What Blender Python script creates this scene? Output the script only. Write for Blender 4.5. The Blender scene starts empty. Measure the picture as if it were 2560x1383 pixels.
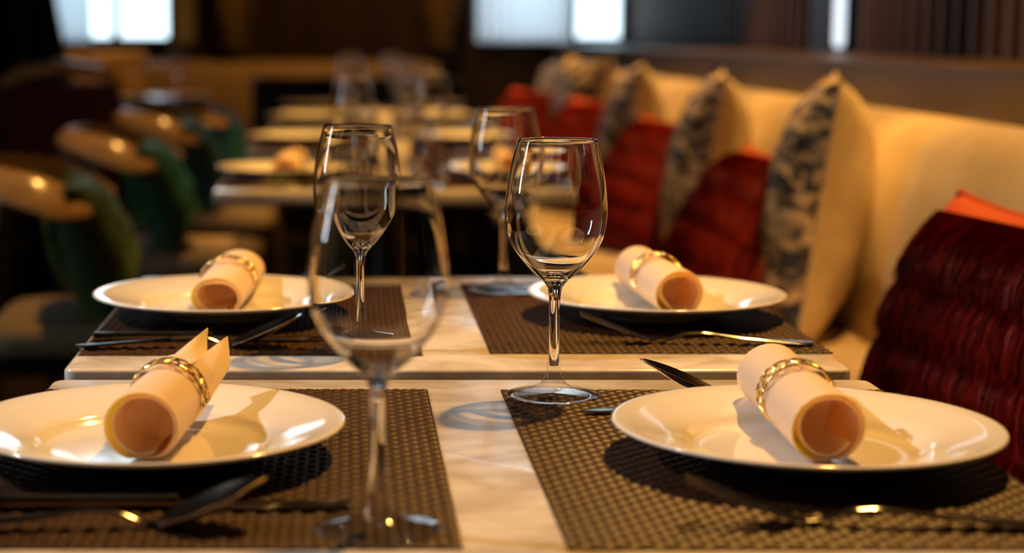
import bpy, math, random
from mathutils import Vector, Matrix
from math import sin, cos, pi, radians, sqrt
random.seed(7)
S = bpy.context.scene
C = S.collection

# ------------------------------------------------------------------ camera
cd = bpy.data.cameras.new('camera')
cd.sensor_width = 36.0
cd.lens = 4465 / 2560 * 36.0
cd.shift_x = (1280 - 870) / 2560
cd.clip_start = 0.02
cd.dof.use_dof = True
cd.dof.focus_distance = 1.475
cd.dof.aperture_fstop = 3.7
cam = bpy.data.objects.new('camera', cd)
C.objects.link(cam)
cam.location = (0, 0, 1.05)
cam.rotation_euler = (radians(90) - math.atan(611.5 / 4465), 0, 0)
S.camera = cam

# ------------------------------------------------------------------ world and view
S.view_settings.view_transform = 'Standard'
S.view_settings.look = 'None'
S.view_settings.gamma = 1
S.view_settings.exposure = 0.85
S.cycles.max_bounces = 14
S.cycles.transmission_bounces = 12
S.cycles.transparent_max_bounces = 12
S.cycles.diffuse_bounces = 4
S.cycles.sample_clamp_indirect = 6
w = bpy.data.worlds.new('world')
S.world = w
w.use_nodes = True
bg = w.node_tree.nodes['Background']
bg.inputs[0].default_value = (0.74, 0.88, 1.0, 1)
bg.inputs[1].default_value = 1.9

# ------------------------------------------------------------------ lamps of the room
WARM = (1.0, 0.50, 0.105)
NEUT = (1.0, 0.93, 0.86)
def spot(loc, target, watts, color, angle=60, blend=.6, size=.04):
    l = bpy.data.lights.new('ceiling_spot', 'SPOT')
    l.energy = watts; l.color = color; l.spot_size = radians(angle); l.spot_blend = blend
    l.shadow_soft_size = size
    o = bpy.data.objects.new('ceiling_spot_light', l); C.objects.link(o)
    l.cycles.is_caustics_light = True
    o.location = loc
    o.rotation_euler = (Vector(target) - Vector(loc)).to_track_quat('-Z', 'Y').to_euler()
    return o
# warm downlights over the banquette wall and the table row
spot((1.11, 2.75, 2.85), (1.06, 2.70, .8), 150, WARM, 50)
spot((1.11, 4.05, 2.85), (1.06, 3.98, .8), 150, WARM, 50)
spot((1.11, 5.35, 2.85), (1.06, 5.28, .8), 150, WARM, 50)
spot((1.11, 6.65, 2.85), (1.06, 6.58, .8), 150, WARM, 50)
spot((0.75, 2.25, 2.85), (.16, 1.45, .75), 180, WARM, 42)
spot((0.15, 3.05, 2.85), (.08, 3.80, .75), 170, WARM, 31)
spot((0.15, 4.35, 2.85), (.08, 5.1, .75), 180, WARM, 32)
spot((0.15, 5.7, 2.85), (.08, 6.5, .75), 180, WARM, 34)
spot((-0.45, 3.9, 2.85), (-.66, 3.7, .75), 55, WARM, 34)
spot((-0.45, 5.1, 2.85), (-.66, 4.85, .75), 55, WARM, 34)
spot((-0.45, 6.4, 2.85), (-.66, 6.1, .75), 55, WARM, 34)
spot((-1.25, 8.9, 2.85), (-1.22, 9.0, .75), 70, WARM, 40)
spot((0.2, 8.9, 2.85), (0.2, 9.8, .75), 50, WARM, 80)
# neutral track spot on the left, aimed at the two nearest tables
spot((-2.25, 1.75, 2.72), (.06, 1.50, .76), 120, NEUT, 27, .8, .05)

# ------------------------------------------------------------------ material helpers
def mat(name, col, rough=.5, metal=0.0, **kw):
    m = bpy.data.materials.new(name); m.use_nodes = True
    b = m.node_tree.nodes['Principled BSDF']
    b.inputs['Base Color'].default_value = (*col, 1)
    b.inputs['Roughness'].default_value = rough
    b.inputs['Metallic'].default_value = metal
    for k, v in kw.items():
        b.inputs[k.replace('_', ' ')].default_value = v
    return m
def nodes(m):
    return m.node_tree.nodes, m.node_tree.links, m.node_tree.nodes['Principled BSDF']
def noise_col(m, c1, c2, scale=8, detail=6, lo=.35, hi=.65, dist=0, stretch=(1, 1, 1), bump=0, bumpscale=None):
    n, l, b = nodes(m)
    tc = n.new('ShaderNodeTexCoord'); mp = n.new('ShaderNodeMapping')
    mp.inputs['Scale'].default_value = stretch
    l.new(tc.outputs['Object'], mp.inputs[0])
    t = n.new('ShaderNodeTexNoise'); t.inputs['Scale'].default_value = scale
    t.inputs['Detail'].default_value = detail; t.inputs['Distortion'].default_value = dist
    l.new(mp.outputs[0], t.inputs['Vector'])
    r = n.new('ShaderNodeValToRGB')
    r.color_ramp.elements[0].position = lo; r.color_ramp.elements[1].position = hi
    r.color_ramp.elements[0].color = (*c1, 1); r.color_ramp.elements[1].color = (*c2, 1)
    l.new(t.outputs[0], r.inputs[0]); l.new(r.outputs[0], b.inputs['Base Color'])
    if bump:
        t2 = n.new('ShaderNodeTexNoise'); t2.inputs['Scale'].default_value = bumpscale or scale * 3
        l.new(mp.outputs[0], t2.inputs['Vector'])
        bp = n.new('ShaderNodeBump'); bp.inputs['Strength'].default_value = bump
        bp.inputs['Distance'].default_value = .002
        l.new(t2.outputs[0], bp.inputs['Height']); l.new(bp.outputs[0], b.inputs['Normal'])
    return m

M = {}
# marble: pale ground, soft grey-brown veins
m = mat('marble', (.8, .78, .74), .16); n, l, b = nodes(m)
tc = n.new('ShaderNodeTexCoord')
t1 = n.new('ShaderNodeTexNoise'); t1.inputs['Scale'].default_value = 5.0; t1.inputs['Detail'].default_value = 9; t1.inputs['Distortion'].default_value = 1.6
t2 = n.new('ShaderNodeTexNoise'); t2.inputs['Scale'].default_value = 13; t2.inputs['Detail'].default_value = 8; t2.inputs['Distortion'].default_value = .8
mp = n.new('ShaderNodeMapping'); mp.inputs['Scale'].default_value = (.9, 1.5, 1); mp.inputs['Rotation'].default_value = (0, 0, .12)
l.new(tc.outputs['Object'], mp.inputs[0]); l.new(mp.outputs[0], t1.inputs['Vector']); l.new(mp.outputs[0], t2.inputs['Vector'])
r1 = n.new('ShaderNodeValToRGB'); e = r1.color_ramp.elements
e[0].position = .40; e[0].color = (.78, .74, .69, 1); e[1].position = .60; e[1].color = (.78, .74, .69, 1)
k = e.new(.50); k.color = (.64, .57, .50, 1)
r2 = n.new('ShaderNodeValToRGB'); r2.color_ramp.elements[0].color = (.66, .62, .58, 1); r2.color_ramp.elements[1].color = (1, 1, 1, 1)
r2.color_ramp.elements[0].position = .32; r2.color_ramp.elements[1].position = .62
mx = n.new('ShaderNodeMix'); mx.data_type = 'RGBA'; mx.blend_type = 'MULTIPLY'; mx.inputs[0].default_value = .85
l.new(t1.outputs[0], r1.inputs[0]); l.new(t2.outputs[0], r2.inputs[0])
l.new(r1.outputs[0], mx.inputs[6]); l.new(r2.outputs[0], mx.inputs[7]); l.new(mx.outputs[2], b.inputs['Base Color'])
M['marble'] = m
M['porcelain'] = mat('porcelain', (.86, .82, .76), .12, Coat_Weight=.6, Coat_Roughness=.05)
M['vinyl'] = noise_col(mat('woven_vinyl', (.06, .03, .018), .46, Specular_IOR_Level=.28), (.026, .0095, .003), (.048, .0175, .0055), 60, 3)
M['steel'] = mat('polished_steel', (.72, .68, .62), .11, 1.0)
M['brass'] = mat('gilded_wire', (.86, .62, .26), .2, 1.0)
M['dark_wood'] = noise_col(mat('dark_wood', (.03, .015, .008), .4), (.016, .008, .004), (.04, .02, .011), 6, 6, stretch=(1, 1, .1))
M['rail_wood'] = noise_col(mat('golden_wood', (.4, .2, .07), .22, Coat_Weight=.5, Coat_Roughness=.05), (.50, .28, .11), (.68, .42, .19), 14, 5, stretch=(1, 6, 1))
M['black_metal'] = mat('black_metal', (.012, .011, .011), .45, .4)
M['ledge_wood'] = noise_col(mat('brown_panel', (.1, .05, .03), .38), (.045, .024, .016), (.075, .042, .027), 2, 3, stretch=(1, .3, 1))
M['fin_wood'] = mat('fin_wood', (.13, .07, .062), .5)
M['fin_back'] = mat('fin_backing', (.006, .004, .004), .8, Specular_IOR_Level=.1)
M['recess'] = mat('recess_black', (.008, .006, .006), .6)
M['floor'] = noise_col(mat('floor_boards', (.03, .02, .015), .22), (.02, .013, .009), (.045, .028, .018), 3, 5, stretch=(3, .4, 1))
M['wall'] = mat('wall_brown', (.05, .028, .018), .6)
M['ceil'] = mat('ceiling_paint', (.07, .05, .035), .8)
M['plaster'] = mat('window_reveal', (.30, .26, .25), .7)
M['banquette'] = noise_col(mat('beige_velvet', (.6, .45, .28), .8, Sheen_Weight=.3), (.46, .34, .20), (.62, .48, .30), 5, 6, bump=.25, bumpscale=60)
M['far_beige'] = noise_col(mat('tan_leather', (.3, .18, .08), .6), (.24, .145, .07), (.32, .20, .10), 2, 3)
M['cream_seat'] = mat('cream_seat', (.30, .22, .13), .7)
M['cream_back'] = noise_col(mat('cream_linen', (.7, .58, .38), .75), (.66, .54, .36), (.76, .64, .44), 30, 4, bump=.3, bumpscale=25)
m = noise_col(mat('foil_pattern', (.5, .4, .2), .5, 0), (.030, .022, .010), (.86, .62, .27), 13, 6, .45, .60, 1.6, (.6, 1, 1.9), 1, 24)
M['foil'] = m
M['red_velvet'] = mat('rust_velvet', (.66, .085, .004), .65, Sheen_Weight=.2, Sheen_Tint=(1, .3, .1, 1))
m = mat('red_fringe', (.36, .012, .008), .55, Specular_IOR_Level=.3); n, l, b = nodes(m)
oi = n.new('ShaderNodeNewGeometry'); rr = n.new('ShaderNodeValToRGB')
rr.color_ramp.elements[0].color = (.06, .0008, .001, 1); rr.color_ramp.elements[1].color = (.36, .010, .003, 1)
l.new(oi.outputs['Random Per Island'], rr.inputs[0]); l.new(rr.outputs[0], b.inputs['Base Color'])
M['fringe'] = m
M['green'] = mat('green_velvet', (.022, .050, .008), .6, Sheen_Weight=.3, Sheen_Tint=(.35, .6, .1, 1))
M['emerald'] = mat('emerald_velvet', (.004, .060, .018), .6, Sheen_Weight=.3, Sheen_Tint=(.1, .8, .3, 1))
M['teal'] = mat('teal_velvet', (.002, .040, .038), .6, Sheen_Weight=.3, Sheen_Tint=(.1, .6, .6, 1))
M['petrol'] = mat('petrol_velvet', (.003, .07, .11), .6, Sheen_Weight=.3, Sheen_Tint=(.1, .6, .8, 1))
M['curtain'] = mat('curtain_gold', (.16, .10, .045), .8)
M['curtain_black'] = mat('curtain_black', (.012, .011, .011), .8)
M['tan_chair'] = mat('tan_chair_fabric', (.62, .36, .10), .6)
M['red_chair'] = mat('dark_red_seat', (.10, .008, .006), .6)
M['grey_frame'] = mat('window_frame_paint', (.10, .11, .12), .5)
M['green_frame'] = mat('green_glass_edge', (.02, .35, .22), .4)
m = mat('slit_glow', (.8, .85, .9), .5, Emission_Color=(.72, .86, 1, 1), Emission_Strength=.75); M['slit_glow'] = m  # added emission, stands in for window light showing through a slit
# clear crystal
m = bpy.data.materials.new('crystal'); m.use_nodes = True; n = m.node_tree.nodes; l = m.node_tree.links
n.remove(n['Principled BSDF'])
g = n.new('ShaderNodeBsdfGlass'); g.inputs['IOR'].default_value = 1.5; g.inputs['Roughness'].default_value = 0
g.inputs['Color'].default_value = (.99, .99, .985, 1)
l.new(g.outputs[0], n['Material Output'].inputs[0])
m2 = bpy.data.materials.new('thin_crystal'); m2.use_nodes = True; n = m2.node_tree.nodes; l = m2.node_tree.links
n.remove(n['Principled BSDF'])
trn = n.new('ShaderNodeBsdfTransparent'); trn.inputs[0].default_value = (.985, .985, .98, 1)
gls = n.new('ShaderNodeBsdfGlossy'); gls.inputs['Roughness'].default_value = 0
lw = n.new('ShaderNodeLayerWeight'); lw.inputs[0].default_value = .5
pw = n.new('ShaderNodeMath'); pw.operation = 'POWER'; pw.inputs[1].default_value = 3.2
ad = n.new('ShaderNodeMath'); ad.operation = 'MULTIPLY_ADD'; ad.inputs[1].default_value = .93; ad.inputs[2].default_value = .045
l.new(lw.outputs['Facing'], pw.inputs[0]); l.new(pw.outputs[0], ad.inputs[0])
mg = n.new('ShaderNodeMixShader'); l.new(ad.outputs[0], mg.inputs[0])
l.new(trn.outputs[0], mg.inputs[1]); l.new(gls.outputs[0], mg.inputs[2]); l.new(mg.outputs[0], n['Material Output'].inputs[0]); M['crystal_foot'] = m2; M['crystal'] = m
# window pane
m = bpy.data.materials.new('window_pane'); m.use_nodes = True; n = m.node_tree.nodes; l = m.node_tree.links
n.remove(n['Principled BSDF'])
tr = n.new('ShaderNodeBsdfTransparent'); tr.inputs[0].default_value = (.93, .97, .97, 1)
gl = n.new('ShaderNodeBsdfGlossy'); gl.inputs['Roughness'].default_value = .03
ms = n.new('ShaderNodeMixShader'); ms.inputs[0].default_value = .06
l.new(tr.outputs[0], ms.inputs[1]); l.new(gl.outputs[0], ms.inputs[2]); l.new(ms.outputs[0], n['Material Output'].inputs[0])
M['pane'] = m
def cloth(name, col, trans, tcol, see=0):
    m = bpy.data.materials.new(name); m.use_nodes = True; n = m.node_tree.nodes; l = m.node_tree.links
    n.remove(n['Principled BSDF'])
    d = n.new('ShaderNodeBsdfDiffuse'); d.inputs[0].default_value = (*col, 1)
    t = n.new('ShaderNodeBsdfTranslucent'); t.inputs[0].default_value = (*tcol, 1)
    s = n.new('ShaderNodeMixShader'); s.inputs[0].default_value = trans
    l.new(d.outputs[0], s.inputs[1]); l.new(t.outputs[0], s.inputs[2])
    out = s
    if see:
        tr = n.new('ShaderNodeBsdfTransparent'); s2 = n.new('ShaderNodeMixShader'); s2.inputs[0].default_value = see
        l.new(s.outputs[0], s2.inputs[1]); l.new(tr.outputs[0], s2.inputs[2]); out = s2
    l.new(out.outputs[0], n['Material Output'].inputs[0]); return m
M['napkin'] = cloth('napkin_cloth', (.91, .89, .82), .50, (1.0, .74, .10))
M['sheer'] = cloth('sheer_curtain', (.8, .82, .85), .7, (.85, .9, .95), .25)

# ------------------------------------------------------------------ mesh helpers
class MB:
    def __init__(s): s.v = []; s.f = []
    def add(s, v, f):
        o = len(s.v); s.v += [tuple(p) for p in v]; s.f += [tuple(i + o for i in q) for q in f]; return s
    def box(s, a, b):
        (x0, y0, z0), (x1, y1, z1) = a, b
        return s.add([(x0, y0, z0), (x1, y0, z0), (x1, y1, z0), (x0, y1, z0), (x0, y0, z1), (x1, y0, z1), (x1, y1, z1), (x0, y1, z1)],
                     [(0, 3, 2, 1), (4, 5, 6, 7), (0, 1, 5, 4), (1, 2, 6, 5), (2, 3, 7, 6), (3, 0, 4, 7)])
    def lathe(s, prof, seg=64, cx=0, cy=0, close=False):
        v = []; f = []; N = len(prof)
        for r, z in prof:
            for k in range(seg):
                a = 2 * pi * k / seg; v.append((cx + r * cos(a), cy + r * sin(a), z))
        for i in range(N if close else N - 1):
            j = (i + 1) % N
            for k in range(seg):
                k2 = (k + 1) % seg
                f.append((i * seg + k, i * seg + k2, j * seg + k2, j * seg + k))
        return s.add(v, f)
    def tube(s, pts, rad, seg=8, closed=False, sy=1.0, cap=True):
        pts = [Vector(p) for p in pts]; N = len(pts)
        if not hasattr(rad, '__len__'): rad = [rad] * N
        v = []; f = []; up = Vector((0, 0, 1))
        for i, p in enumerate(pts):
            a = pts[(i - 1) % N] if closed or i else pts[0]; b2 = pts[(i + 1) % N] if closed or i < N - 1 else pts[-1]
            t = (b2 - a).normalized()
            if abs(t.dot(up)) > .98: ref = Vector((1, 0, 0))
            else: ref = up
            x = t.cross(ref).normalized(); y = x.cross(t).normalized()
            for k in range(seg):
                q = 2 * pi * k / seg
                v.append(p + x * cos(q) * rad[i] + y * sin(q) * rad[i] * sy)
        for i in range(N if closed else N - 1):
            j = (i + 1) % N
            for k in range(seg):
                k2 = (k + 1) % seg; f.append((i * seg + k, i * seg + k2, j * seg + k2, j * seg + k))
        if cap and not closed:
            f.append(tuple(range(seg))[::-1]); f.append(tuple((N - 1) * seg + k for k in range(seg)))
        return s.add(v, f)
    def ribbon(s, secs):
        """sweep: list of closed cross-sections (same point count), capped"""
        n = len(secs[0]); v = [p for q in secs for p in q]; f = []
        for i in range(len(secs) - 1):
            for k in range(n):
                k2 = (k + 1) % n; f.append((i * n + k, i * n + k2, (i + 1) * n + k2, (i + 1) * n + k))
        f.append(tuple(range(n))[::-1]); f.append(tuple((len(secs) - 1) * n + k for k in range(n)))
        return s.add(v, f)
    def mesh(s, name, m, smooth=True, angle=40):
        me = bpy.data.meshes.new(name); me.from_pydata(s.v, [], s.f)
        import bmesh
        bm = bmesh.new(); bm.from_mesh(me); bmesh.ops.recalc_face_normals(bm, faces=bm.faces[:]); bm.to_mesh(me); bm.free()
        me.materials.append(m)
        if smooth:
            me.polygons.foreach_set('use_smooth', [True] * len(me.polygons))
            try: me.set_sharp_from_angle(angle=radians(angle))
            except Exception: pass
        return me
    def build(s, name, m, parent=None, smooth=True, bevel=0, angle=40, seg=3):
        me = s.mesh(name, m, smooth, angle)
        o = bpy.data.objects.new(name, me); C.objects.link(o)
        if parent: o.parent = parent
        if bevel:
            md = o.modifiers.new('bevel', 'BEVEL'); md.width = bevel; md.segments = seg; md.limit_method = 'ANGLE'; md.angle_limit = radians(50)
            md.harden_normals = True
        return o
def tag(o, label, cat, group=None):
    o['label'] = label; o['category'] = cat
    if group: o['group'] = group
    return o
def empty(name, loc=(0, 0, 0), rot=(0, 0, 0)):
    o = bpy.data.objects.new(name, None); o.empty_display_size = .05; C.objects.link(o); o.location = loc; o.rotation_euler = rot; return o
def struct(o):
    o['kind'] = 'structure'; return o
def dup(o, loc, rot=None, label=None, group=None):
    r = o.copy(); C.objects.link(r); r.location = loc
    if rot is not None: r.rotation_euler = rot
    if label: r['label'] = label
    if group: r['group'] = group
    for ch in list(o.children):
        c = ch.copy(); C.objects.link(c); c.parent = r
        for g_ in list(ch.children):
            d = g_.copy(); C.objects.link(d); d.parent = c
    return r

# ================================================================== setting
XW = 1.62; YF = 10.0; XL = -4.0; YN = -3.0; ZC = 3.0
MB().box((XL, YN, -.1), (XW + .6, YF + .3, 0)).build('floor', M['floor'], smooth=False)['kind'] = 'structure'
MB().box((XL, YN, ZC), (XW + .6, YF + .3, ZC + .1)).build('ceiling', M['ceil'], smooth=False)['kind'] = 'structure'
WL = (2.05, 2.45, 1.15, 2.65)
lw_ = MB().box((XL - .1, YN, 0), (XL, WL[0], ZC)).box((XL - .1, WL[1], 0), (XL, YF, ZC)).box((XL - .1, WL[0], 0), (XL, WL[1], WL[2])).box((XL - .1, WL[0], WL[3]), (XL, WL[1], ZC))
struct(lw_.build('wall_left', M['wall'], smooth=False))
w3 = empty('window_3', (XL - .05, (WL[0] + WL[1]) / 2, WL[2])); w3['kind'] = 'structure'
MB().box((-.004, -.20, 0), (.004, .20, 1.5)).build('window_pane', M['pane'], w3, smooth=False)
f_ = MB().box((-.03, -.20, 0), (.03, -.17, 1.5)).box((-.03, .17, 0), (.03, .20, 1.5)).box((-.03, -.17, 0), (.03, .17, .04)).box((-.03, -.17, .72), (.03, .17, .75))
f_.build('window_frame', M['grey_frame'], w3, smooth=False)
# daylight coming through that window
L = bpy.data.lights.new('daylight', 'AREA'); L.shape = 'RECTANGLE'; L.size = .68; L.size_y = 1.45; L.energy = 14; L.color = (.80, .90, 1)
o = bpy.data.objects.new('daylight_window_light', L); C.objects.link(o); o.location = (XL - .13, (WL[0] + WL[1]) / 2, (WL[2] + WL[3]) / 2); o.rotation_euler = (0, radians(-90), 0)
L.size, L.size_y = 1.45, .38
MB().box((XL, YN - .1, 0), (XW + .6, YN, ZC)).build('wall_near', M['wall'], smooth=False)['kind'] = 'structure'
# far wall with two window openings
W1 = (-1.70, -.975); W2 = (.70, 1.56); ZS = .985; ZT = 2.75
fw = MB()
for a, b_ in ((XL, W1[0]), (W1[1], W2[0]), (W2[1], XW + .1)):
    fw.box((a, YF, 0), (b_, YF + .25, ZC))
for W in (W1, W2):
    fw.box((W[0], YF, 0), (W[1], YF + .25, ZS)); fw.box((W[0], YF, ZT), (W[1], YF + .25, ZC))
struct(fw.build('wall_far', M['dark_wood'], smooth=False))
def window(nm, x0, x1, mull):
    r = empty(nm, ((x0 + x1) / 2, YF + .12, ZS)); cx = (x0 + x1) / 2; r['kind'] = 'structure'
    f = MB(); t = .035
    f.box((x0 - cx, -.03, 0), (x0 - cx + t, .03, ZT - ZS)); f.box((x1 - cx - t, -.03, 0), (x1 - cx, .03, ZT - ZS))
    f.box((x0 - cx + t, -.03, 0), (x1 - cx - t, .03, t)); f.box((x0 - cx + t, -.03, ZT - ZS - t), (x1 - cx - t, .03, ZT - ZS))
    for mx_, hw in mull: f.box((mx_ - cx - hw, -.03, t), (mx_ - cx + hw, .03, ZT - ZS - t))
    f.build('window_frame', M['grey_frame'], r, smooth=False)
    MB().box((x0 - cx + t, -.004, t), (x1 - cx - t, .004, ZT - ZS - t)).build('window_pane', M['pane'], r, smooth=False)
    MB().box((x0 - cx, -.12, -.03), (x1 - cx, -.03, 0)).build('window_sill', M['ledge_wood'], r, smooth=False)
    return r
window('window_1', W1[0], W1[1], [(-1.30, .022)])
window('window_2', W2[0], W2[1], [(1.245, .035)])
for (x0, x1) in (W1, W2):
    L = bpy.data.lights.new('sky_portal', 'AREA'); L.shape = 'RECTANGLE'; L.size = x1 - x0; L.size_y = ZT - ZS
    L.cycles.is_portal = True
    o = bpy.data.objects.new('sky_portal_light', L); C.objects.link(o); o.location = ((x0 + x1) / 2, YF + .2, (ZS + ZT) / 2)
    o.rotation_euler = (radians(90), 0, 0)
# right wall: solid below the ledge, recess above it with wooden fins; a glowing tube stands in for its bright slit
rw = MB()
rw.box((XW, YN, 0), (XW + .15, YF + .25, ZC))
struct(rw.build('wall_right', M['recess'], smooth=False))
struct(MB().box((1.15, YN, 0), (1.56, YF, .985)).build('trim_1', M['ledge_wood'], smooth=False, bevel=.004))
fins = MB(); y = 4.168 - .121 * 30; k = 0
while y < 9.9:
    if not (5.60 < y < 6.03):
        fins.box((1.572, y, .985), (1.594, y + .034, ZC))
    y += .121
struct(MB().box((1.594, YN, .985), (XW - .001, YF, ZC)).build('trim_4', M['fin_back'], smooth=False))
struct(fins.build('trim_2', M['fin_wood'], smooth=False))
struct(MB().box((1.55, 5.79, .985), (1.593, 6.03, ZC)).build('trim_3', M['dark_wood'], smooth=False))

# glowing tube put in for the bright slit beside the post
wl = empty('glowing_slit', (1.553, 5.70, 1.0))
MB().lathe([(.0003, .0), (.008, .002), (.014, .008), (.017, .018), (.017, 1.5), (.012, 1.51), (.0003, 1.512)], 24).build('glow_tube', M['slit_glow'], wl)
MB().box((.0175, -.012, .02), (.0185 + .0005, .012, 1.49)).build('backplate', M['black_metal'], wl, smooth=False)
MB().box((-.004, -.006, -.015), (.004, .006, .001)).build('end_cap', M['black_metal'], wl, smooth=False)
tag(wl, 'slim upright white glowing tube standing in for a bright slit in the ribbed right wall', 'glowing slit')
# ---- curtains
def curtain_mesh(w0, w1, h, zpinch, pleats, amp, seed=0, lean=0):
    """pleated cloth, width w0 at top pulled to w1 at zpinch; solid thickness"""
    rnd = random.Random(seed); nx = pleats * 8; nz = 30; v = []; f = []
    ph = [rnd.uniform(-.5, .5) for _ in range(pleats + 1)]
    for side in (0, 1):
        for j in range(nz + 1):
            z = h * j / nz
            t = abs(z - zpinch) / max(h - zpinch, zpinch) if zpinch >= 0 else 1
            wd = w1 + (w0 - w1) * min(1, t) ** .7
            for i in range(nx + 1):
                u = i / nx
                x = (u - .5) * wd + lean * (z / h)
                y_ = amp * sin(u * pleats * 2 * pi + ph[int(u * pleats)] * .6) * (.6 + .4 * cos(z * 2 + u * 5)) + side * .004
                v.append((x, y_, z))
    st = (nx + 1) * (nz + 1)
    for j in range(nz):
        for i in range(nx):
            a = j * (nx + 1) + i
            f.append((a, a + 1, a + nx + 2, a + nx + 1)); f.append((st + a, st + a + nx + 1, st + a + nx + 2, st + a + 1))
    for j in range(nz):
        for i in (0, nx):
            a = j * (nx + 1) + i; f.append((a, a + nx + 1, st + a + nx + 1, st + a))
    for i in range(nx):
        for j in (0, nz):
            a = j * (nx + 1) + i; f.append((a, a + 1, st + a + 1, st + a))
    return MB().add(v, f)
def curtain(nm, x, y, z0, label, m, *a, **k):
    o = curtain_mesh(*a, **k).build(nm, m); o.location = (x, y, z0); return tag(o, label, 'curtain')
curtain('sheer_curtain', .965, 9.93, .995, 'translucent white sheer covering the left two thirds of the right window', M['sheer'], .53, .53, 1.85, -1, 9, .018, 1)
curtain('sheer_curtain', -1.53, 9.93, .995, 'narrow translucent sheer at the left side of the left window', M['sheer'], .24, .24, 1.85, -1, 5, .018, 2)
curtain('sheer_curtain', -.91, 9.93, .995, 'gathered greyish sheer just right of the left window', M['plaster'], .13, .13, 1.85, -1, 4, .02, 3)
curtain('drape', -.62, 9.88, .96, 'gold-brown drape tied back between left window and dark wall', M['curtain'], .62, .10, 1.95, .05, 7, .03, 4, lean=0)
curtain('drape', .50, 9.88, .96, 'gold-brown drape tied back just left of the right window', M['curtain'], .58, .12, 1.95, .05, 7, .03, 5, lean=0)
curtain('black_drape', -1.95, 7.5, 0, 'large black drape hanging at the left edge in front of the left window', M['curtain_black'], 1.0, 1.8, 2.95, .5, 11, .05, 6, lean=0)

# ================================================================== banquettes
def banquette(L, name, label, mb, ms, rot, loc, base=M['dark_wood'], seams=None):
    r = empty(name, loc, rot)     # local: length along +Y, front toward -X, back at x=0
    # backrest profile in x,z (seat side is -x)
    prof = [(-.165, .42), (-.185, .50), (-.175, .62), (-.150, .76), (-.128, .84), (-.105, .872), (-.07, .888), (-.03, .893), (-.005, .885), (0, .86), (0, .42)]
    nseg = 160; secs = []
    for i in range(nseg + 1):
        y = L * i / nseg
        pf = 0
        for sm in (seams or []):
            pf = max(pf, math.exp(-((y - sm) / .012) ** 2))
        secs.append([(x + (.012 * pf if x < -.1 else 0), y, z - (.006 * pf if z > .8 else 0)) for x, z in prof])
    MB().ribbon(secs).build('backrest', mb, r, angle=60)
    sp = [(-.60, .36), (-.615, .40), (-.61, .45), (-.58, .475), (-.4, .482), (-.16, .478), (-.16, .36)]
    MB().ribbon([[(x, y, z) for x, z in sp] for y in (0, L)]).build('seat_cushion', ms, r, angle=60)
    MB().box((-.56, .01, .06), (-.01, L - .01, .36)).build('base', base, r, smooth=False)
    MB().box((-.50, .03, 0), (-.03, L - .03, .06)).build('plinth', M['black_metal'], r, smooth=False)
    return tag(r, label, 'banquette')
banquette(9.4, 'banquette', 'long beige upholstered banquette running along the right wall', M['banquette'], M['banquette'], (0, 0, 0), (1.148, .1, 0), seams=None)
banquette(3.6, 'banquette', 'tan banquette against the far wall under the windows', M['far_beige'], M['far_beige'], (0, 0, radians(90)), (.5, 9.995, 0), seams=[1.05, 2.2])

# ================================================================== cushions
def pillow_half(W, H, T, sgn, n=26, wr=0.0, seed=0, off=0):
    rnd = random.Random(seed); a1, a2, a3 = [rnd.uniform(0, 6) for _ in range(3)]
    v = []; f = []
    for j in range(n + 1):
        for i in range(n + 1):
            u = -1 + 2 * i / n; q = -1 + 2 * j / n
            x = W / 2 * u * (1 - .085 * (1 - q * q) * abs(u) ** .6); z = H / 2 * q * (1 - .085 * (1 - u * u) * abs(q) ** .6)
            t = T / 2 * max(0, (1 - u * u) * (1 - q * q)) ** .42
            edge = min(1, 4 * (1 - max(abs(u), abs(q))))
            t += wr * edge * (sin(7 * u + 3 * q + a1) * .5 + sin(11 * q - 4 * u + a2) * .35 + sin(17 * (u + q) + a3) * .2)
            v.append((x, sgn * (t + off), z + H / 2))
    for j in range(n):
        for i in range(n):
            a = j * (n + 1) + i; f.append((a, a + 1, a + n + 2, a + n + 1))
    return v, f
def pillow_full(W, H, T, wr=0, seed=0, n=26):
    b_ = MB(); b_.add(*pillow_half(W, H, T, -1, n, wr, seed)); b_.add(*pillow_half(W, H, T, 1, n, wr, seed + 1))
    return b_
def edge_line(W, H, n=60):
    pts = []
    for side in range(4):
        for i in range(n):
            u = -1 + 2 * i / n
            a, b_ = [(u, -1), (1, u), (-u, 1), (-1, -u)][side]
            pts.append((W / 2 * a * (1 - .085 * (1 - b_ * b_) * abs(a) ** .6), 0, H / 2 * b_ * (1 - .085 * (1 - a * a) * abs(b_) ** .6) + H / 2))
    return pts
def merge(o, d=.0005):
    import bmesh
    bm = bmesh.new(); bm.from_mesh(o.data); bmesh.ops.remove_doubles(bm, verts=bm.verts[:], dist=d)
    bmesh.ops.recalc_face_normals(bm, faces=bm.faces[:]); bm.to_mesh(o.data); bm.free(); return o
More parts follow.
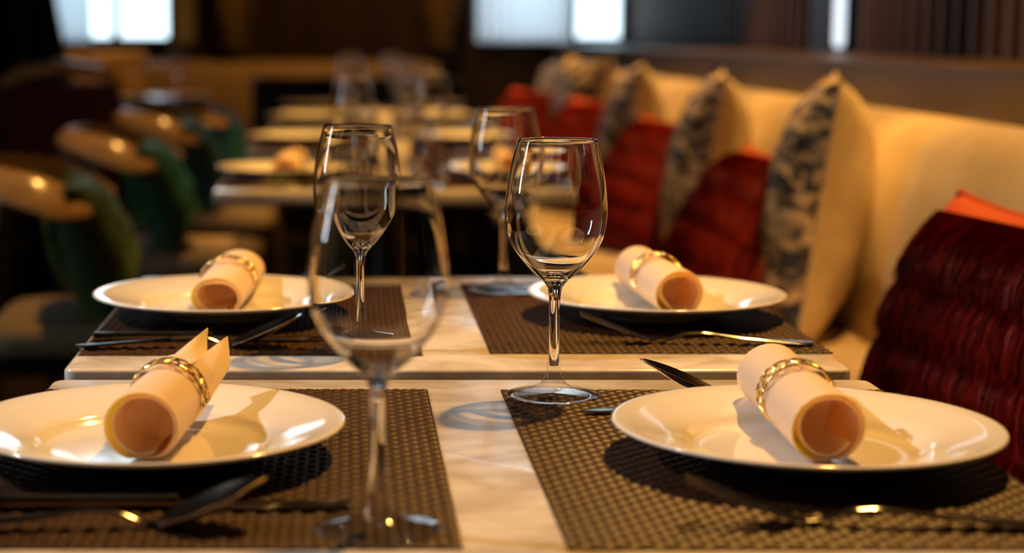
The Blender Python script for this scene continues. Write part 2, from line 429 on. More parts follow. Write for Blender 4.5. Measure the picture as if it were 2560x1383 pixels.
# fringed red cushion
FW, FH, FT = .46, .40, .19
def fringe_row(ztop, length, nst, seed):
    rnd = random.Random(seed); b_ = MB()
    for i in range(nst):
        u = -1 + 2 * (i + rnd.random()) / nst
        q = (ztop / FH) * 2 - 1
        def surf(u, q):
            q = max(-.995, min(.995, q))
            x = FW / 2 * u * (1 - .085 * (1 - q * q) * abs(u) ** .6)
            t = FT / 2 * max(0, (1 - u * u) * (1 - q * q)) ** .42
            return x, t
        L_ = length * rnd.uniform(.86, 1.1); lift = rnd.uniform(.005, .017); sway = rnd.gauss(0, .010) + .006 * sin(u * 9 + seed)
        wd = rnd.uniform(.0009, .0016); pts = []
        for s_ in range(5):
            tt = s_ / 4; z = ztop - L_ * tt
            x, t = surf(u, (z / FH) * 2 - 1)
            pts.append((x + sway * tt * tt, -(t + .002 + lift * sin(tt * 2.2) + .004 * (1 - tt)), z))
        b_.tube(pts, [wd, wd, wd, wd * .9, wd * .5], 3, cap=False)
    return b_
def make_red():
    r = empty('fringed_cushion')
    tag(r, 'x', 'cushion', 'rust red fringed cushions along the right banquette')
    merge(pillow_full(FW, FH, FT, .002, 3).build('cover', M['red_velvet'], r))
    MB().tube(edge_line(FW, FH), .0035, 6, closed=True).build('piping', M['red_velvet'], r)
    for k in range(5):
        o = fringe_row(FH * (.915 - .19 * k), .094, 720, 20 + k).build('fringe', M['fringe'], r, smooth=False); o['kind'] = 'stuff'
    return r
def place(o, loc, yaw, lean, roll=0):
    o.location = loc
    o.rotation_mode = 'XYZ'
    m_ = Matrix.Rotation(radians(yaw), 3, 'Z') @ Matrix.Rotation(radians(lean), 3, 'X') @ Matrix.Rotation(radians(roll), 3, 'Y')
    o.rotation_euler = m_.to_euler('XYZ')
ZSEAT = .487
red = make_red()
red['label'] = 'rust red fringed cushion nearest the camera at the right edge'
place(red, (.722, 2.10, ZSEAT - .028), -83, -16, 0)
reds = [((.70, 3.58, ZSEAT - .035), -84, -27, 'rust red fringed cushion beside the patterned cushion nearest the camera'),
        ((.72, 4.70, ZSEAT - .03), -76, -24, 'rust red fringed cushion with bright orange edge, third from the camera'),
        ((.72, 5.75, ZSEAT - .03), -66, -20, 'rust red fringed cushion directly behind the rim of the sharp glass'),
        ((.66, 6.75, ZSEAT - .03), -55, -20, 'rust red fringed cushion farthest from the camera')]
for l_, ya, le, lab in reds:
    o = dup(red, l_, label=lab); place(o, l_, ya, le)
def make_foil():
    r = empty('patterned_cushion'); W, H, T = .50, .50, .20
    tag(r, 'x', 'cushion', 'patterned gold and cream cushions along the right banquette')
    a = MB(); a.add(*pillow_half(W, H, T, -1, 40, .006, 5)); a.build('patterned_front', M['foil'], r)
    a = MB(); a.add(*pillow_half(W, H, T, 1, 30, .004, 9)); a.build('cream_back', M['cream_back'], r)
    MB().tube(edge_line(W, H), .003, 6, closed=True).build('piping', M['cream_back'], r)
    return r
foil = make_foil(); foil['label'] = 'patterned gold cushion with cream back nearest the camera, between two red cushions'
place(foil, (.870, 3.42, ZSEAT - .015), -104, -7)
for l_, ya, lab in [((.845, 4.38, ZSEAT-.03), -101, 'patterned gold cushion just behind the second red cushion'),
                    ((.83, 5.50, ZSEAT-.03), -99, 'patterned gold cushion third from the camera, dark left side'),
                    ((.82, 6.60, ZSEAT-.02), -80, 'patterned gold cushion farthest from the camera, below the bright window')]:
    o = dup(foil, l_, label=lab); place(o, l_, ya, -8)

# ================================================================== tables
TX0, TX1 = -.256, .453; TCX = (TX0 + TX1) / 2; TW = TX1 - TX0
def rounded_slab(w, d, z0, z1, rc=.012, re=.003):
    def ring(inset, z):
        pts = []
        for cx, cy, a0 in ((w / 2 - rc, d / 2 - rc, 0), (-w / 2 + rc, d / 2 - rc, 90), (-w / 2 + rc, -d / 2 + rc, 180), (w / 2 - rc, -d / 2 + rc, 270)):
            for k in range(7):
                a = radians(a0 + 15 * k); pts.append((cx + (rc - inset) * cos(a), cy + (rc - inset) * sin(a), z))
        return pts
    return MB().ribbon([ring(re, z0), ring(re * .3, z0 + re * .3), ring(0, z0 + re), ring(0, z1 - re), ring(re * .3, z1 - re * .3), ring(re, z1)])
def make_table(dep=.616):
    r = empty('dining_table')
    rounded_slab(TW, dep, .725, .75).build('tabletop', M['marble'], r, angle=50)
    MB().box((-TW / 2 + .12, -dep / 2 + .1, .705), (TW / 2 - .12, dep / 2 - .1, .725)).build('mounting_plate', M['black_metal'], r, smooth=False)
    MB().tube([(0, 0, .015), (0, 0, .71)], .038, 24).build('column', M['black_metal'], r)
    MB().lathe([(0.001, 0), (.23, 0), (.235, .008), (.22, .014), (.06, .024), (.04, .04), (0.001, .04)], 40).build('foot_plate', M['black_metal'], r)
    return r
TY = [1.222, 1.882, 3.682, 4.832, 5.982, 7.132]
tname = ['nearest table', 'second table', 'third table', 'fourth table', 'fifth table', 'farthest table of the row']
tlab = ['marble-topped table nearest the camera, with two plates and rolled napkins',
        'second marble-topped table, pushed against the far side of the nearest one',
        'third marble-topped table, first beyond the gap in the row',
        'fourth marble-topped table in the row, blurred, beside the teal chair cushion',
        'fifth marble-topped table in the row, blurred',
        'farthest marble-topped table of the central row, blurred']
tab = make_table(); tables = []
for i, ty in enumerate(TY):
    if i == 0: o = tab; o.location = (TCX, ty, 0)
    else: o = dup(tab, (TCX, ty, 0))
    tag(o, tlab[i], 'table', 'marble-topped tables in a row'); tables.append(o)

# ---- place mats (real relief weave)
def mat_mesh(W, D, res, name):
    nx = int(W / res); ny = int(D / res); v = []; f = []; cell = .0073
    for j in range(ny + 1):
        for i in range(nx + 1):
            x = W * i / nx; y = D * j / ny
            ci = int(x / cell); cj = int(y / cell)
            u = x / cell - ci; q = y / cell - cj
            over = (ci + cj) % 2 == 0
            pu = max(0, 1 - (2 * u - 1) ** 6); pq = max(0, 1 - (2 * q - 1) ** 2)
            if over:
                h = .0004 + .0014 * (pu ** .5) * (pq ** .35) + .00010 * cos(u * 5 * 2 * pi) * pu
            else:
                h = .0003 + .0002 * pu
            v.append((x - W / 2, y - D / 2, h))
    for j in range(ny):
        for i in range(nx):
            a = j * (nx + 1) + i; f.append((a, a + 1, a + nx + 2, a + nx + 1))
    base = len(v)
    rim = [i for i in range(nx + 1)] + [j * (nx + 1) + nx for j in range(1, ny + 1)] + [ny * (nx + 1) + i for i in range(nx - 1, -1, -1)] + [j * (nx + 1) for j in range(ny - 1, 0, -1)]
    for k in rim: v.append((v[k][0], v[k][1], 0))
    n_ = len(rim)
    for k in range(n_):
        k2 = (k + 1) % n_; f.append((rim[k], base + k, base + k2, rim[k2]))
    f.append(tuple(base + k for k in range(n_))[::-1])
    return MB().add(v, f).mesh(name, M['vinyl'], True, 60)
mesh_mat = mat_mesh(.322, .468, .00122, 'place_mat')
mesh_mat_far = mat_mesh(.322, .468, .0036, 'place_mat_far')
MATS = [(-.094, 1.246, 0), (.2895, 1.244, 0), (-.0915, 1.876, 0), (.2945, 1.886, 0)]
sides = ['left', 'right']
def place_mat(x, y, rz, label, far=False):
    o = bpy.data.objects.new('place_mat', mesh_mat_far if far else mesh_mat); C.objects.link(o); o.location = (x, y, .7503); o.rotation_euler = (0, 0, rz)
    return tag(o, label, 'placemat', 'woven brown placemats')
for i, (x, y, rz) in enumerate(MATS):
    place_mat(x, y, rz, 'dark brown woven placemat on the %s side of the %s' % (sides[i % 2], tname[i // 2]))
for t in range(2, 6):
    for s_ in (0, 1):
        place_mat((-.0915, .2945)[s_], TY[t] + .0, 0, 'dark brown woven placemat on the %s side of the %s' % (sides[s_], tname[t]), True)
ZM = .7518
# ---- plates
prof = [(.0005, .0040), (.050, .0040), (.052, .0010), (.0535, 0), (.056, .0012), (.058, .0040), (.078, .0078), (.090, .0130), (.112, .0185), (.130, .0228), (.1342, .0242), (.1352, .0252), (.1346, .0264), (.1325, .0266), (.120, .0238), (.100, .0186), (.0875, .0155), (.0835, .0125), (.0800, .0088), (.0755, .0070), (.060, .0062), (.0005, .0060)]
plate_me = MB().lathe(prof, 128).mesh('dinner_plate', M['porcelain'], True, 80)
PL = [(-.137, 1.241), (.322, 1.232), (-.134, 1.871), (.3257, 1.871)]
def plate(x, y, label):
    o = bpy.data.objects.new('dinner_plate', plate_me); C.objects.link(o); o.location = (x, y, ZM); return tag(o, label, 'plate', 'white wide-rimmed dinner plates')
for t in range(6):
    for s_ in (0, 1):
        x, y = PL[t * 2 + s_] if t < 2 else ((-.134, .322)[s_], TY[t] - .01)
        plate(x, y, 'white wide-rimmed plate on the %s side of the %s' % (sides[s_], tname[t]))
# ---- napkins: a spiral roll, axis along +Y, front opening at y=0
def roll_pts(rx, rz, turns, r_in, n, flat=.25, wob=0, ph=0, start=-1.9):
    pts = []
    for k in range(n + 1):
        t = k / n; a = start + ph + t * turns * 2 * pi
        rr = 1 - (1 - r_in) * max(0, (t * turns - .95) / (turns - .95)) ** .85
        rr *= 1 + wob * sin(3 * a + ph) * max(0, t - .45) * 1.8
        x = rx * rr * cos(a); z = rz * rr * sin(a)
        floor_ = -rz * (1 - flat * .5) + rz * (1 - rr) * .55
        if z < floor_: z = floor_ - (floor_ - z) * .12
        pts.append((x, z))
    zmin = min(p[1] for p in pts)
    return [(x, z - zmin) for x, z in pts]
def napkin_mesh(seed, L=.152, rx=.0245, rz=.0235, wob=.05, flat=.3, r_in=.62, flaps=False):
    rnd = random.Random(seed); ph = rnd.uniform(-.3, .3); N = 90; ny = 26; th = .0009
    v = []; f = []
    def sec(t):
        s_ = 1 + .03 * sin(t * 4 + seed); return roll_pts(rx * s_, rz * s_, 2.15, r_in, N, flat, wob, ph + .10 * sin(t * 3 + seed))
    grid = []
    for j in range(ny + 1):
        t = j / ny; P_ = sec(t); o_ = []; i_ = []
        for k in range(N + 1):
            a = P_[max(0, k - 1)]; b_ = P_[min(N, k + 1)]
            dx, dz = b_[0] - a[0], b_[1] - a[1]; L_ = math.hypot(dx, dz) or 1
            nx_, nz_ = dz / L_, -dx / L_
            yy = L * t + .0025 * sin(k * .11 + seed)
            o_.append((P_[k][0] + nx_ * th, yy, P_[k][1] + nz_ * th + th)); i_.append((P_[k][0] - nx_ * th * .2, yy, P_[k][1] - nz_ * th * .2 + th))
        grid.append(o_ + i_[::-1])
    b_ = MB(); b_.ribbon(grid)
    # crumpled inner cloth closing the core
    nr, na = 6, 24; pv = []; cz = rz * .9
    for r_i in range(nr + 1):
        for a_i in range(na):
            a = 2 * pi * a_i / na; q = r_i / nr
            pv.append((rx * r_in * q * cos(a) * 1.02, L * (.30 + .12 * (1 - q)) + .008 * sin(3 * a + seed) * q, cz + rz * r_in * q * sin(a) * .95))
    pf = []
    for r_i in range(nr):
        for a_i in range(na):
            a2 = (a_i + 1) % na; pf.append((r_i * na + a_i, r_i * na + a2, (r_i + 1) * na + a2, (r_i + 1) * na + a_i))
    b_.add(pv, pf)
    return b_
def flap(pts, th=.0014):
    """a folded cloth corner: bilinear patch bent a little, with thickness"""
    a, b_, c, d = [Vector(p) for p in pts]; n = 10; v = []; f = []
    nor = (b_ - a).cross(d - a).normalized()
    for s_ in (0, 1):
        for j in range(n + 1):
            for i in range(n + 1):
                u, q = i / n, j / n
                p = a.lerp(b_, u).lerp(d.lerp(c, u), q) + nor * (.004 * sin(pi * u) * sin(pi * q * .9) + s_ * th)
                v.append(p)
    m_ = (n + 1) ** 2
    for j in range(n):
        for i in range(n):
            k = j * (n + 1) + i; f.append((k, k + 1, k + n + 2, k + n + 1)); f.append((m_ + k, m_ + k + n + 1, m_ + k + n + 2, m_ + k + 1))
    for i in range(n):
        for k, st in ((i, 1), (n * (n + 1) + i, 1), (i * (n + 1), n + 1), (i * (n + 1) + n, n + 1)):
            f.append((k, k + st, m_ + k + st, m_ + k))
    return MB().add(v, f)
def ring_mesh(rx, rz, cz, amp=.0078, wr=.00095):
    b_ = MB(); n = 120
    def P_(a, y): 
        x = rx * cos(a); z = rz * sin(a)
        return (x, y, max(z, -rz * .93) + cz)
    for ph in (0, 2 * pi / 3, 4 * pi / 3):
        b_.tube([P_(2 * pi * k / n, amp * sin(5 * 2 * pi * k / n + ph)) for k in range(n)], wr, 6, closed=True)
    for s_ in (-1, 1):
        b_.tube([P_(2 * pi * k / n, s_ * amp * .98) for k in range(n)], wr * .8, 6, closed=True)
    return b_
nap_me = [napkin_mesh(1, L=.120, wob=.02, r_in=.74, flat=.22).mesh('napkin', M['napkin'], True, 60),
          napkin_mesh(2, wob=.03, r_in=.70, flat=.2).mesh('napkin', M['napkin'], True, 60),
          napkin_mesh(5, wob=.10, r_in=.72, flat=.55, rx=.027, rz=.021).mesh('napkin', M['napkin'], True, 60),
          napkin_mesh(8, wob=.14, r_in=.66, flat=.35).mesh('napkin', M['napkin'], True, 60)]
ring_me = ring_mesh(.0268, .0252, .0250).mesh('napkin_ring', M['brass'], True, 60)
ring_low_me = ring_mesh(.0294, .0230, .0226).mesh('napkin_ring', M['brass'], True, 60)
ZP = ZM + .0066
NAP = [(-.141, 1.197, -8, 0, 'with pointed corners sticking up behind the ring'), (.327, 1.192, 2, 1, 'with a round open end'),
       (-.137, 1.835, -6, 2, 'flattened, dome shaped'), (.343, 1.832, 8, 3, 'with crumpled inner folds')]
def napkin(x, y, rz, k, label, glabel, pos=.078):
    tilt = radians(3.6)
    if k == 0:
        r = empty('rolled_napkin', (x, y, ZP + .0012), (tilt, 0, radians(rz)))
        o = bpy.data.objects.new('roll', nap_me[0]); C.objects.link(o); o.parent = r
        flap([(-.0225, .085, .030), (.015, .085, .0462), (.013, .152, .034), (.011, .166, .0535)]).build('folded_corner', M['napkin'], r)
        flap([(.012, .130, .040), (.0270, .095, .017), (.0295, .152, .026), (.025, .168, .047)]).build('folded_corner', M['napkin'], r)
    else:
        r = bpy.data.objects.new('rolled_napkin', nap_me[k]); C.objects.link(r); r.location = (x, y, ZP + .0012); r.rotation_euler = (tilt, 0, radians(rz))
    tag(r, label, 'napkin', 'rolled white cloth napkins')
    g_ = bpy.data.objects.new('napkin_ring', ring_low_me if k == 2 else ring_me); C.objects.link(g_)
    a = radians(rz)
    g_.location = (x - pos * sin(a), y + pos * cos(a), ZP + .0012 + pos * sin(tilt)); g_.rotation_euler = (tilt, 0, a)
    tag(g_, glabel, 'napkin ring', 'gold wire napkin rings')
for i, (x, y, rz, k, ex) in enumerate(NAP):
    w_ = '%s side of the %s' % (sides[i % 2], tname[i // 2])
    napkin(x, y, rz, k, 'rolled napkin %s, %s' % (ex, w_), 'gold interlaced wire ring around the napkin at the ' + w_)
for t in range(2, 3):
    for s_ in (0, 1):
        w_ = '%s side of the %s' % (sides[s_], tname[t])
        napkin((-.128, .330)[s_], TY[t] - .07, (-6, 6)[s_], (2, 3)[s_], 'rolled white napkin on plate at the ' + w_, 'gold wire napkin ring at the ' + w_)

# ---- wine glasses
for o in C.objects:
    if o.type == 'MESH' and o.name.split('.')[0] in ('place_mat', 'tabletop', 'dinner_plate'): o.cycles.is_caustics_receiver = True
outer = [(.0470 - .0085, .0006), (.0385, .0014), (.034, .0026), (.026, .0042), (.018, .0064), (.0125, .0092), (.0088, .0130), (.0066, .0175), (.0054, .0240), (.0046, .034), (.0043, .048), (.0043, .066), (.0046, .080), (.0054, .0875), (.0072, .0920), (.0103, .0957), (.0150, .0998), (.0206, .1053), (.0290, .1152), (.0357, .1250), (.0396, .1346), (.0413, .1445), (.0419, .1544), (.0413, .164), (.0402, .174), (.0387, .1835), (.0367, .1934), (.0343, .2033), (.0320, .2115)]
def densify(p, m_=3):
    out = []
    for i in range(len(p) - 1):
        p0 = p[max(0, i - 1)]; p1 = p[i]; p2 = p[i + 1]; p3 = p[min(len(p) - 1, i + 2)]
        for k in range(m_):
            t = k / m_
            out.append(tuple(.5 * ((2 * p1[j]) + (-p0[j] + p2[j]) * t + (2 * p0[j] - 5 * p1[j] + 4 * p2[j] - p3[j]) * t * t + (-p0[j] + 3 * p1[j] - 3 * p2[j] + p3[j]) * t ** 3) for j in (0, 1)))
    out.append(p[-1]); return out
wall_ = .0010
icut = 12
bowl_out = densify(outer[icut:]); stem_o = densify(outer[8:icut + 1]); foot_o = densify(outer[:9])
inner = densify([(.0313, .2115), (.0333, .2033), (.0357, .1934), (.0377, .1835), (.0392, .174), (.0403, .164), (.0409, .1544), (.0403, .1445), (.0386, .1346), (.0346, .1250), (.0278, .1152), (.0190, .1060), (.0120, .1016), (.0060, .0999), (.0002, .0995)])
bowl_me = MB().lathe(bowl_out + [(.03185, .2119), (.03145, .2119)] + inner, 96).mesh('bowl', M['crystal'], True, 180)
stem_me = MB().lathe(stem_o, 48).mesh('stem', M['crystal'], True, 180)
foot_me = MB().lathe([(.0002, .0022), (.012, .0016), (.030, .0004), (.0380, .0002)] + foot_o, 96).mesh('foot', M['crystal_foot'], True, 180)
def fix_out(me, inward_core=False):
    """open shells: make faces point away from the axis / glass volume explicitly (outer surface outward)"""
    import bmesh
    bm = bmesh.new(); bm.from_mesh(me); bm.faces.ensure_lookup_table()
    s_ = 0
    for f_ in bm.faces:
        c = f_.calc_center_median(); s_ += f_.normal.x * c.x + f_.normal.y * c.y
    if (s_ < 0) != inward_core: bmesh.ops.reverse_faces(bm, faces=bm.faces[:])
    bm.to_mesh(me); bm.free()
fix_out(stem_me)
def orient_by(me, pred):
    import bmesh
    bm = bmesh.new(); bm.from_mesh(me)
    flip = [f_ for f_ in bm.faces if not pred(f_)]
    n_ = len(flip)
    if n_ > len(bm.faces) / 2: bmesh.ops.reverse_faces(bm, faces=bm.faces[:])
    bm.to_mesh(me); bm.free()
# bowl: the outermost faces must face away from the axis; foot: underside must face down
def sign_outer(me, test):
    import bmesh
    bm = bmesh.new(); bm.from_mesh(me); tot = 0
    for f_ in bm.faces:
        tot += test(f_, f_.calc_center_median())
    if tot < 0: bmesh.ops.reverse_faces(bm, faces=bm.faces[:])
    bm.to_mesh(me); bm.free()
rb = lambda f_, c: (f_.normal.x * c.x + f_.normal.y * c.y) * (1 if (c.x ** 2 + c.y ** 2) ** .5 > .0412 else 0)
sign_outer(bowl_me, rb)
sign_outer(foot_me, lambda f_, c: -f_.normal.z if c.z < .002 and (c.x ** 2 + c.y ** 2) ** .5 < .025 else 0)
def glass(x, y, label, z=ZM):
    r = empty('wine_glass', (x, y, z))
    for nm, me in (('bowl', bowl_me), ('stem', stem_me), ('foot', foot_me)):
        o = bpy.data.objects.new(nm, me); C.objects.link(o); o.parent = r; o.cycles.is_caustics_caster = y < 2.3
    return tag(r, label, 'wine glass', 'clear stemmed wine glasses')
glass(.0177, 1.0506, 'clear wine glass nearest the camera, blurred, on the left mat of the nearest table')
glass(.1699, 1.4521, 'sharply focused clear wine glass at the corner of the right mat')
glass(.0090, 1.6738, 'clear wine glass on the left mat of the second table, behind the blurred glass')
glass(.1811, 2.0637, 'clear wine glass at the far end of the second table, behind the sharp glass')
for t in range(2, 6):
    glass(.010, TY[t] - .20, 'clear wine glass on the left half of the %s' % tname[t])
    glass(.178, TY[t] + .19, 'clear wine glass on the right half of the %s' % tname[t])
# tumblers on the third and fourth tables
tb = MB().lathe([(.0002, 0), (.026, 0), (.029, .003), (.0335, .045), (.036, .088), (.0352, .0888), (.0344, .088), (.0318, .045), (.0272, .012), (.024, .009), (.0002, .009)], 48).mesh('tumbler', M['crystal'], True, 50)
sign_outer(tb, lambda f_, c: -f_.normal.z if c.z < .001 else 0)
for x, y, lab in [(.108, 3.50, 'short clear tumbler between the plates of the third table'), (.165, 3.44, 'short clear tumbler beside the right placemat of the third table'),
                  (.095, 4.70, 'short clear tumbler between the plates of the fourth table')]:
    o = bpy.data.objects.new('tumbler', tb); C.objects.link(o); o.location = (x, y, .7502 if x < .13 else ZM); tag(o, lab, 'tumbler', 'short clear tumblers')

# ================================================================== cutlery  (local: tip toward +X, handle end at x=0)
def lerp_tab(tab_, x):
    for (x0, a), (x1, b_) in zip(tab_, tab_[1:]):
        if x <= x1: 
            t = (x - x0) / (x1 - x0); t = t * t * (3 - 2 * t) * .5 + t * .5; return a + (b_ - a) * t
    return tab_[-1][1]
HZ = [(0, .0022), (.06, .0060), (.105, .0105), (.120, .0098), (.140, .0030), (.150, .0022)]
HWID = [(0, .0075), (.008, .0100), (.04, .0082), (.09, .0042), (.12, .0034), (.150, .0052)]
def strip(x0, x1, n, wf, zf, th, yf=lambda x: 0, sec=8, cup=0):
    secs = []
    for i in range(n + 1):
        x = x0 + (x1 - x0) * i / n; w_ = wf(x); z = zf(x)
        s_ = []
        for k in range(sec):
            a = 2 * pi * k / sec
            yy = w_ * math.copysign(abs(cos(a)) ** .7, cos(a)); zz = th * math.copysign(abs(sin(a)) ** .7, sin(a))
            s_.append((x, yy + yf(x), z + zz + cup * (yy / .012) ** 2))
        secs.append(s_)
    return secs
def make_spoon():
    r = empty('spoon')
    hz = lambda x: lerp_tab(HZ, x)
    MB().ribbon(strip(0, .148, 46, lambda x: lerp_tab(HWID, x), hz, .0012, sec=10)).build('handle', M['steel'], r, angle=70)
    b_ = MB(); nu, nv = 26, 14; v = []; f = []
    for side in (0, 1):
        for i in range(nu + 1):
            u = i / nu; x = .146 + .068 * u
            wd = .0215 * (sin(pi * min(1, (u * .93 + .06)) ** .9)) ** .62 if u < 1 else .001
            wd = max(wd, .0035 if u < .1 else .0008)
            rise = .0030 + .0275 * u ** 1.15
            for j in range(nv + 1):
                q = -1 + 2 * j / nv
                dep = .0075 * sin(pi * min(1, u + .04)) * (1 - q * q)
                v.append((x, wd * q, rise - dep + (0 if side else -.0011) + .0022 * sin(pi * u)))
    st = (nu + 1) * (nv + 1)
    for i in range(nu):
        for j in range(nv):
            a = i * (nv + 1) + j; f.append((a, a + 1, a + nv + 2, a + nv + 1)); f.append((st + a, st + a + nv + 1, st + a + nv + 2, st + a + 1))
        for j in (0, nv):
            a = i * (nv + 1) + j; f.append((a, a + nv + 1, st + a + nv + 1, st + a))
    for i in (0, nu):
        for j in range(nv):
            a = i * (nv + 1) + j; f.append((a, a + 1, st + a + 1, st + a))
    b_.add(v, f); b_.build('bowl', M['steel'], r, angle=70)
    return r
def fz(x):   # fork head profile beyond the neck
    t = (x - .148) / .072; return .0022 + .0250 * max(0, t) ** 1.15
def make_fork():
    r = empty('fork')
    MB().ribbon(strip(0, .150, 46, lambda x: lerp_tab(HWID, x), lambda x: lerp_tab(HZ, x), .0012, sec=10)).build('handle', M['steel'], r, angle=70)
    hd = MB(); hd.ribbon(strip(.148, .176, 10, lambda x: .0045 + .0085 * min(1, (x - .148) / .018) ** .7, fz, .0011, sec=10))
    hd.build('head', M['steel'], r, angle=70)
    for k in range(4):
        y0 = -.0102 + .0068 * k
        MB().ribbon(strip(.174, .222, 10, lambda x: .0021 - .0013 * max(0, (x - .205) / .017), fz, .0010, yf=lambda x, y0=y0: y0, sec=8)).build('tine', M['steel'], r, angle=70)
    return r
def make_knife():
    r = empty('knife')
    hw = [(0, .0095), (.01, .0105), (.05, .0085), (.09, .0068), (.105, .0062), (.11, .0075), (.115, .006)]
    MB().ribbon(strip(0, .115, 36, lambda x: lerp_tab(hw, x) * .8, lambda x: .0046, .0042, sec=12)).build('handle', M['steel'], r, angle=70)
    bl = MB(); secs = []
    for i in range(25):
        x = .113 + .117 * i / 24; t = i / 24
        top = .0055 + .0030 * sin(pi * min(1, t * 1.1) * .5); bot = -.0055 - .0040 * sin(pi * t * .9)
        if t > .8: q = (t - .8) / .2; bot = bot + (top - bot) * q ** 2 * .97
        zc = .0036 - .0014 * min(1, t * 3)
        secs.append([(x, bot, zc), (x, (top + bot) / 2, zc + .0009), (x, top, zc + .0008), (x, top, zc - .0008), (x, (top + bot) / 2, zc - .0009)])
    bl.ribbon(secs); bl.build('blade', M['steel'], r, smooth=False)
    return r
spoon, fork, knife = make_spoon(), make_fork(), make_knife()
used = set()
def lay(src, x, y, rz, label, cat):
    z = ZM + .0001
    if src.name in used: o = dup(src, (x, y, z), (0, 0, radians(rz)))
    else: o = src; used.add(src.name); o.location = (x, y, z); o.rotation_euler = (0, 0, radians(rz))
    return tag(o, label, cat, {'spoon': 'steel table spoons', 'fork': 'steel table forks', 'knife': 'steel table knives'}[cat])
nl = lambda s_, t: 'the %s plate on the %s' % (sides[s_], tname[t])
# handle end, direction (degrees); left diners: handles at -X pointing +X, right diners: handles at +X pointing -X
lay(spoon, -.262, 1.046, 4, 'polished spoon with raised bowl in front of ' + nl(0, 0), 'spoon')
lay(knife, -.222, 1.098, 0, 'polished knife between the nearest blurred spoon and ' + nl(0, 0), 'knife')
lay(spoon, -.258, 1.672, 5, 'polished spoon with raised bowl in front of ' + nl(0, 1), 'spoon')
lay(knife, -.247, 1.714, 1, 'polished knife just behind the spoon before ' + nl(0, 1), 'knife')
lay(fork, .428, 1.048, 175, 'polished fork with raised tines in front of ' + nl(1, 0), 'fork')
lay(fork, .446, 1.690, 175, 'polished fork with raised tines in front of ' + nl(1, 1), 'fork')
lay(knife, .412, 1.385, 180, 'polished knife whose blade tip shows behind ' + nl(1, 0), 'knife')
lay(spoon, .455, 1.440, 176, 'polished spoon whose dark pointed bowl shows behind ' + nl(1, 0), 'spoon')
lay(spoon, .452, 2.070, 176, 'polished spoon whose bowl shows behind ' + nl(1, 1), 'spoon')
lay(knife, .412, 2.022, 180, 'polished knife behind ' + nl(1, 1), 'knife')
lay(fork, -.235, 2.045, 8, 'polished fork whose tines show behind ' + nl(0, 1), 'fork')
lay(spoon, -.245, TY[2] - .205, 3, 'polished spoon in front of ' + nl(0, 2), 'spoon')
lay(fork, .445, TY[2] - .19, 176, 'polished fork in front of ' + nl(1, 2), 'fork')

# ================================================================== chairs (local: faces +X)
def make_chair():
    r = empty('dining_chair')
    # seat cushion
    sp = MB(); secs = []
    for z, ins in ((.415, .012), (.422, .002), (.445, 0), (.468, .006), (.478, .022), (.481, .05)):
        s_ = []
        w_, d = .235 - ins, .225 - ins; rc = .07
        for cx, cy, a0 in ((w_ - rc, d - rc, 0), (-w_ + rc, d - rc, 90), (-w_ + rc, -d + rc, 180), (w_ - rc, -d + rc, 270)):
            for k in range(7):
                a = radians(a0 + 15 * k); s_.append((cx + rc * cos(a), cy + rc * sin(a), z))
        secs.append(s_)
    sp.ribbon(secs).build('seat', M['cream_seat'], r, angle=60).location = (.07, 0, 0)
    MB().box((-.19, -.20, .375), (.27, .20, .415)).build('seat_frame', M['dark_wood'], r, smooth=False, bevel=.008)
    for sx in (-1, 1):
        for sy in (-1, 1):
            if sx > 0: pts = [(.27, sy * .20, 0), (.245, sy * .185, .40)]
            else: pts = [(-.235, sy * .20, 0), (-.195, sy * .19, .40), (-.19, sy * .215, .60), (-.175, sy * .235, .735)]
            MB().tube(pts, [.012] + [.018] * (len(pts) - 1), 12).build('leg', M['dark_wood'], r)
    # horseshoe rail: broad, twisted outward, lower and pointed at the arm ends
    secs = []; n = 60
    for i in range(n + 1):
        t = i / n; a = radians(66 + (294 - 66) * t); e = abs(2 * t - 1)
        rad_x, rad_y = .20, .245
        px = -.02 + rad_x * cos(a); py = rad_y * sin(a)
        z = .780 - .075 * e ** 2.2
        hh = .020 + .030 * min(1, e * 1.25) if e < .8 else .050 * (1 - ((e - .8) / .2) ** 2 * .8)
        tilt = radians(48)
        no = Vector((cos(a), sin(a), 0)); up = Vector((0, 0, 1))
        wv = (up * cos(tilt) - no * sin(tilt))      # across the band
        tn = (no * cos(tilt) + up * sin(tilt))      # band normal, outward and up
        c = Vector((px, py, z)); s_ = []
        for k in range(12):
            q = 2 * pi * k / 12
            s_.append(tuple(c + wv * hh * cos(q) + tn * .0075 * sin(q)))
        secs.append(s_)
    MB().ribbon(secs).build('back_rail', M['rail_wood'], r, angle=80)
    # lower cross rail
    pts = [(-.02 + .222 * cos(radians(a)), .240 * sin(radians(a)), .60) for a in range(120, 241, 8)]
    MB().tube(pts, .011, 8).build('cross_rail', M['dark_wood'], r)
    return r
ch = make_chair()
chairs = [((-.565, 3.66, 0), 2, 'wooden chair with curved golden rail beside the third table, nearest in view'),
          ((-.545, 4.82, 0), -3, 'wooden chair with curved golden back rail at the left of the fourth table'),
          ((-.54, 5.95, 0), 0, 'wooden chair with curved golden back rail at the left of the fifth table'),
          ((-.53, 7.10, 0), 2, 'wooden chair with curved golden back rail at the left of the farthest table')]
gm = [M['green'], M['emerald'], M['teal'], M['petrol']]
gl_ = ['olive green velvet cushion', 'emerald green velvet cushion', 'dark teal velvet cushion', 'petrol blue velvet cushion']
tl_ = ['third', 'fourth', 'fifth', 'farthest']
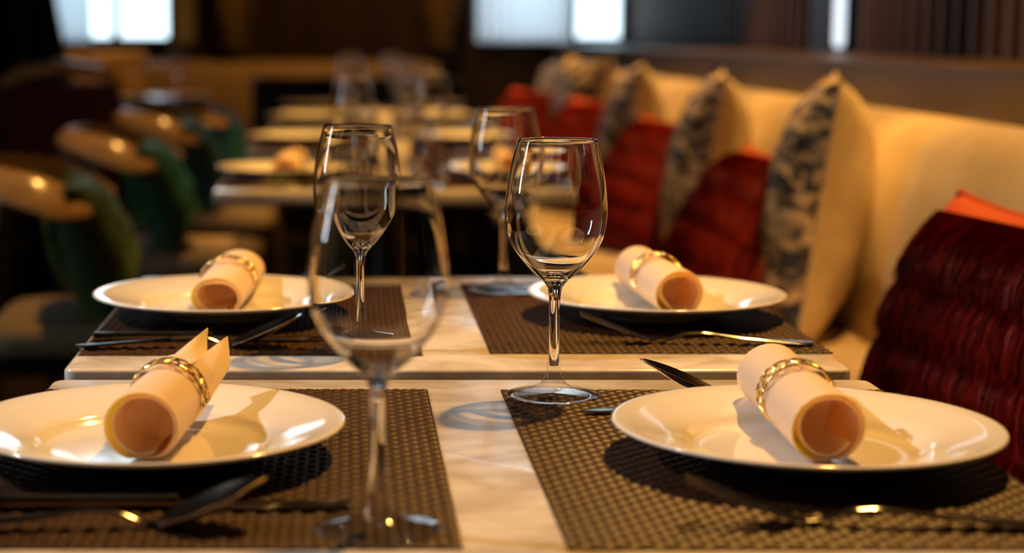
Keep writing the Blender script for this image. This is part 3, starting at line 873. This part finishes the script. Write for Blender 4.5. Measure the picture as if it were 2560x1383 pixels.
for i, (l_, rz, lab) in enumerate(chairs):
    o = ch if i == 0 else dup(ch, l_)
    o.location = l_; o.rotation_euler = (0, 0, radians(rz)); tag(o, lab, 'chair', 'curved wooden chairs down the left side')
    c_ = merge(pillow_full(.42, .29, .17, .008, 40 + i).build('seat_cushion_pillow', gm[i]))
    c_.name = 'velvet_cushion'
    place(c_, (l_[0] + .085, l_[1] - .03, .484), 90 + rz + 6, -18)
    tag(c_, '%s leaning on the chair by the %s table' % (gl_[i], tl_[i]), 'cushion', 'velvet cushions on the left chairs')
# far left group: a table with glasses, a golden chair, a red upholstered chair
ft = dup(tab, (-1.02, 8.55, 0)); tag(ft, 'dark-lit square table far left below the left window, with glasses', 'table')
for x, y, lab in [(-1.24, 8.42, 'clear wine glass at the left end of the far left table'), (-1.02, 8.60, 'clear wine glass in the middle of the far left table'), (-.80, 8.40, 'clear wine glass at the right end of the far left table')]:
    glass(x, y, lab, .7502)
def upholstered(name, loc, rz, m, label, top=.86):
    r = empty(name, loc, (0, 0, radians(rz)))
    rounded_slab(.46, .46, .36, .47, .05, .02).build('seat', m, r, angle=60)
    b_ = rounded_slab(.46, .09, .40, top, .03, .02).build('backrest', m, r, angle=60); b_.location = (0, .21, 0)
    for sx in (-1, 1):
        for sy in (-1, 1):
            MB().tube([(sx * .19, sy * .19, 0), (sx * .19, sy * .19, .37)], .018, 10).build('leg', M['dark_wood'], r)
    return tag(r, label, 'chair')
rc_ = upholstered('upholstered_chair', (-1.15, 6.9, 0), 200, M['red_chair'], 'dark red upholstered chair in shadow at the left, beside the black drape', .86)
MB().tube([(-.22, .215, .855), (-.15, .245, .90), (0, .26, .925), (.15, .245, .90), (.22, .215, .855)], .026, 12).build('top_rail', M['rail_wood'], rc_)
upholstered('upholstered_chair', (-1.25, 9.02, 0), 190, M['tan_chair'], 'golden tan high-backed chair far left directly under the left window', .955)
upholstered('upholstered_chair', (-.22, 8.62, 0), 180, M['dark_wood'], 'dark chair with its back to us beyond the farthest table, left of centre', .84)
upholstered('upholstered_chair', (.285, 8.35, 0), 180, M['dark_wood'], 'dark chair with its back to us beyond the farthest table, right of centre', .84)
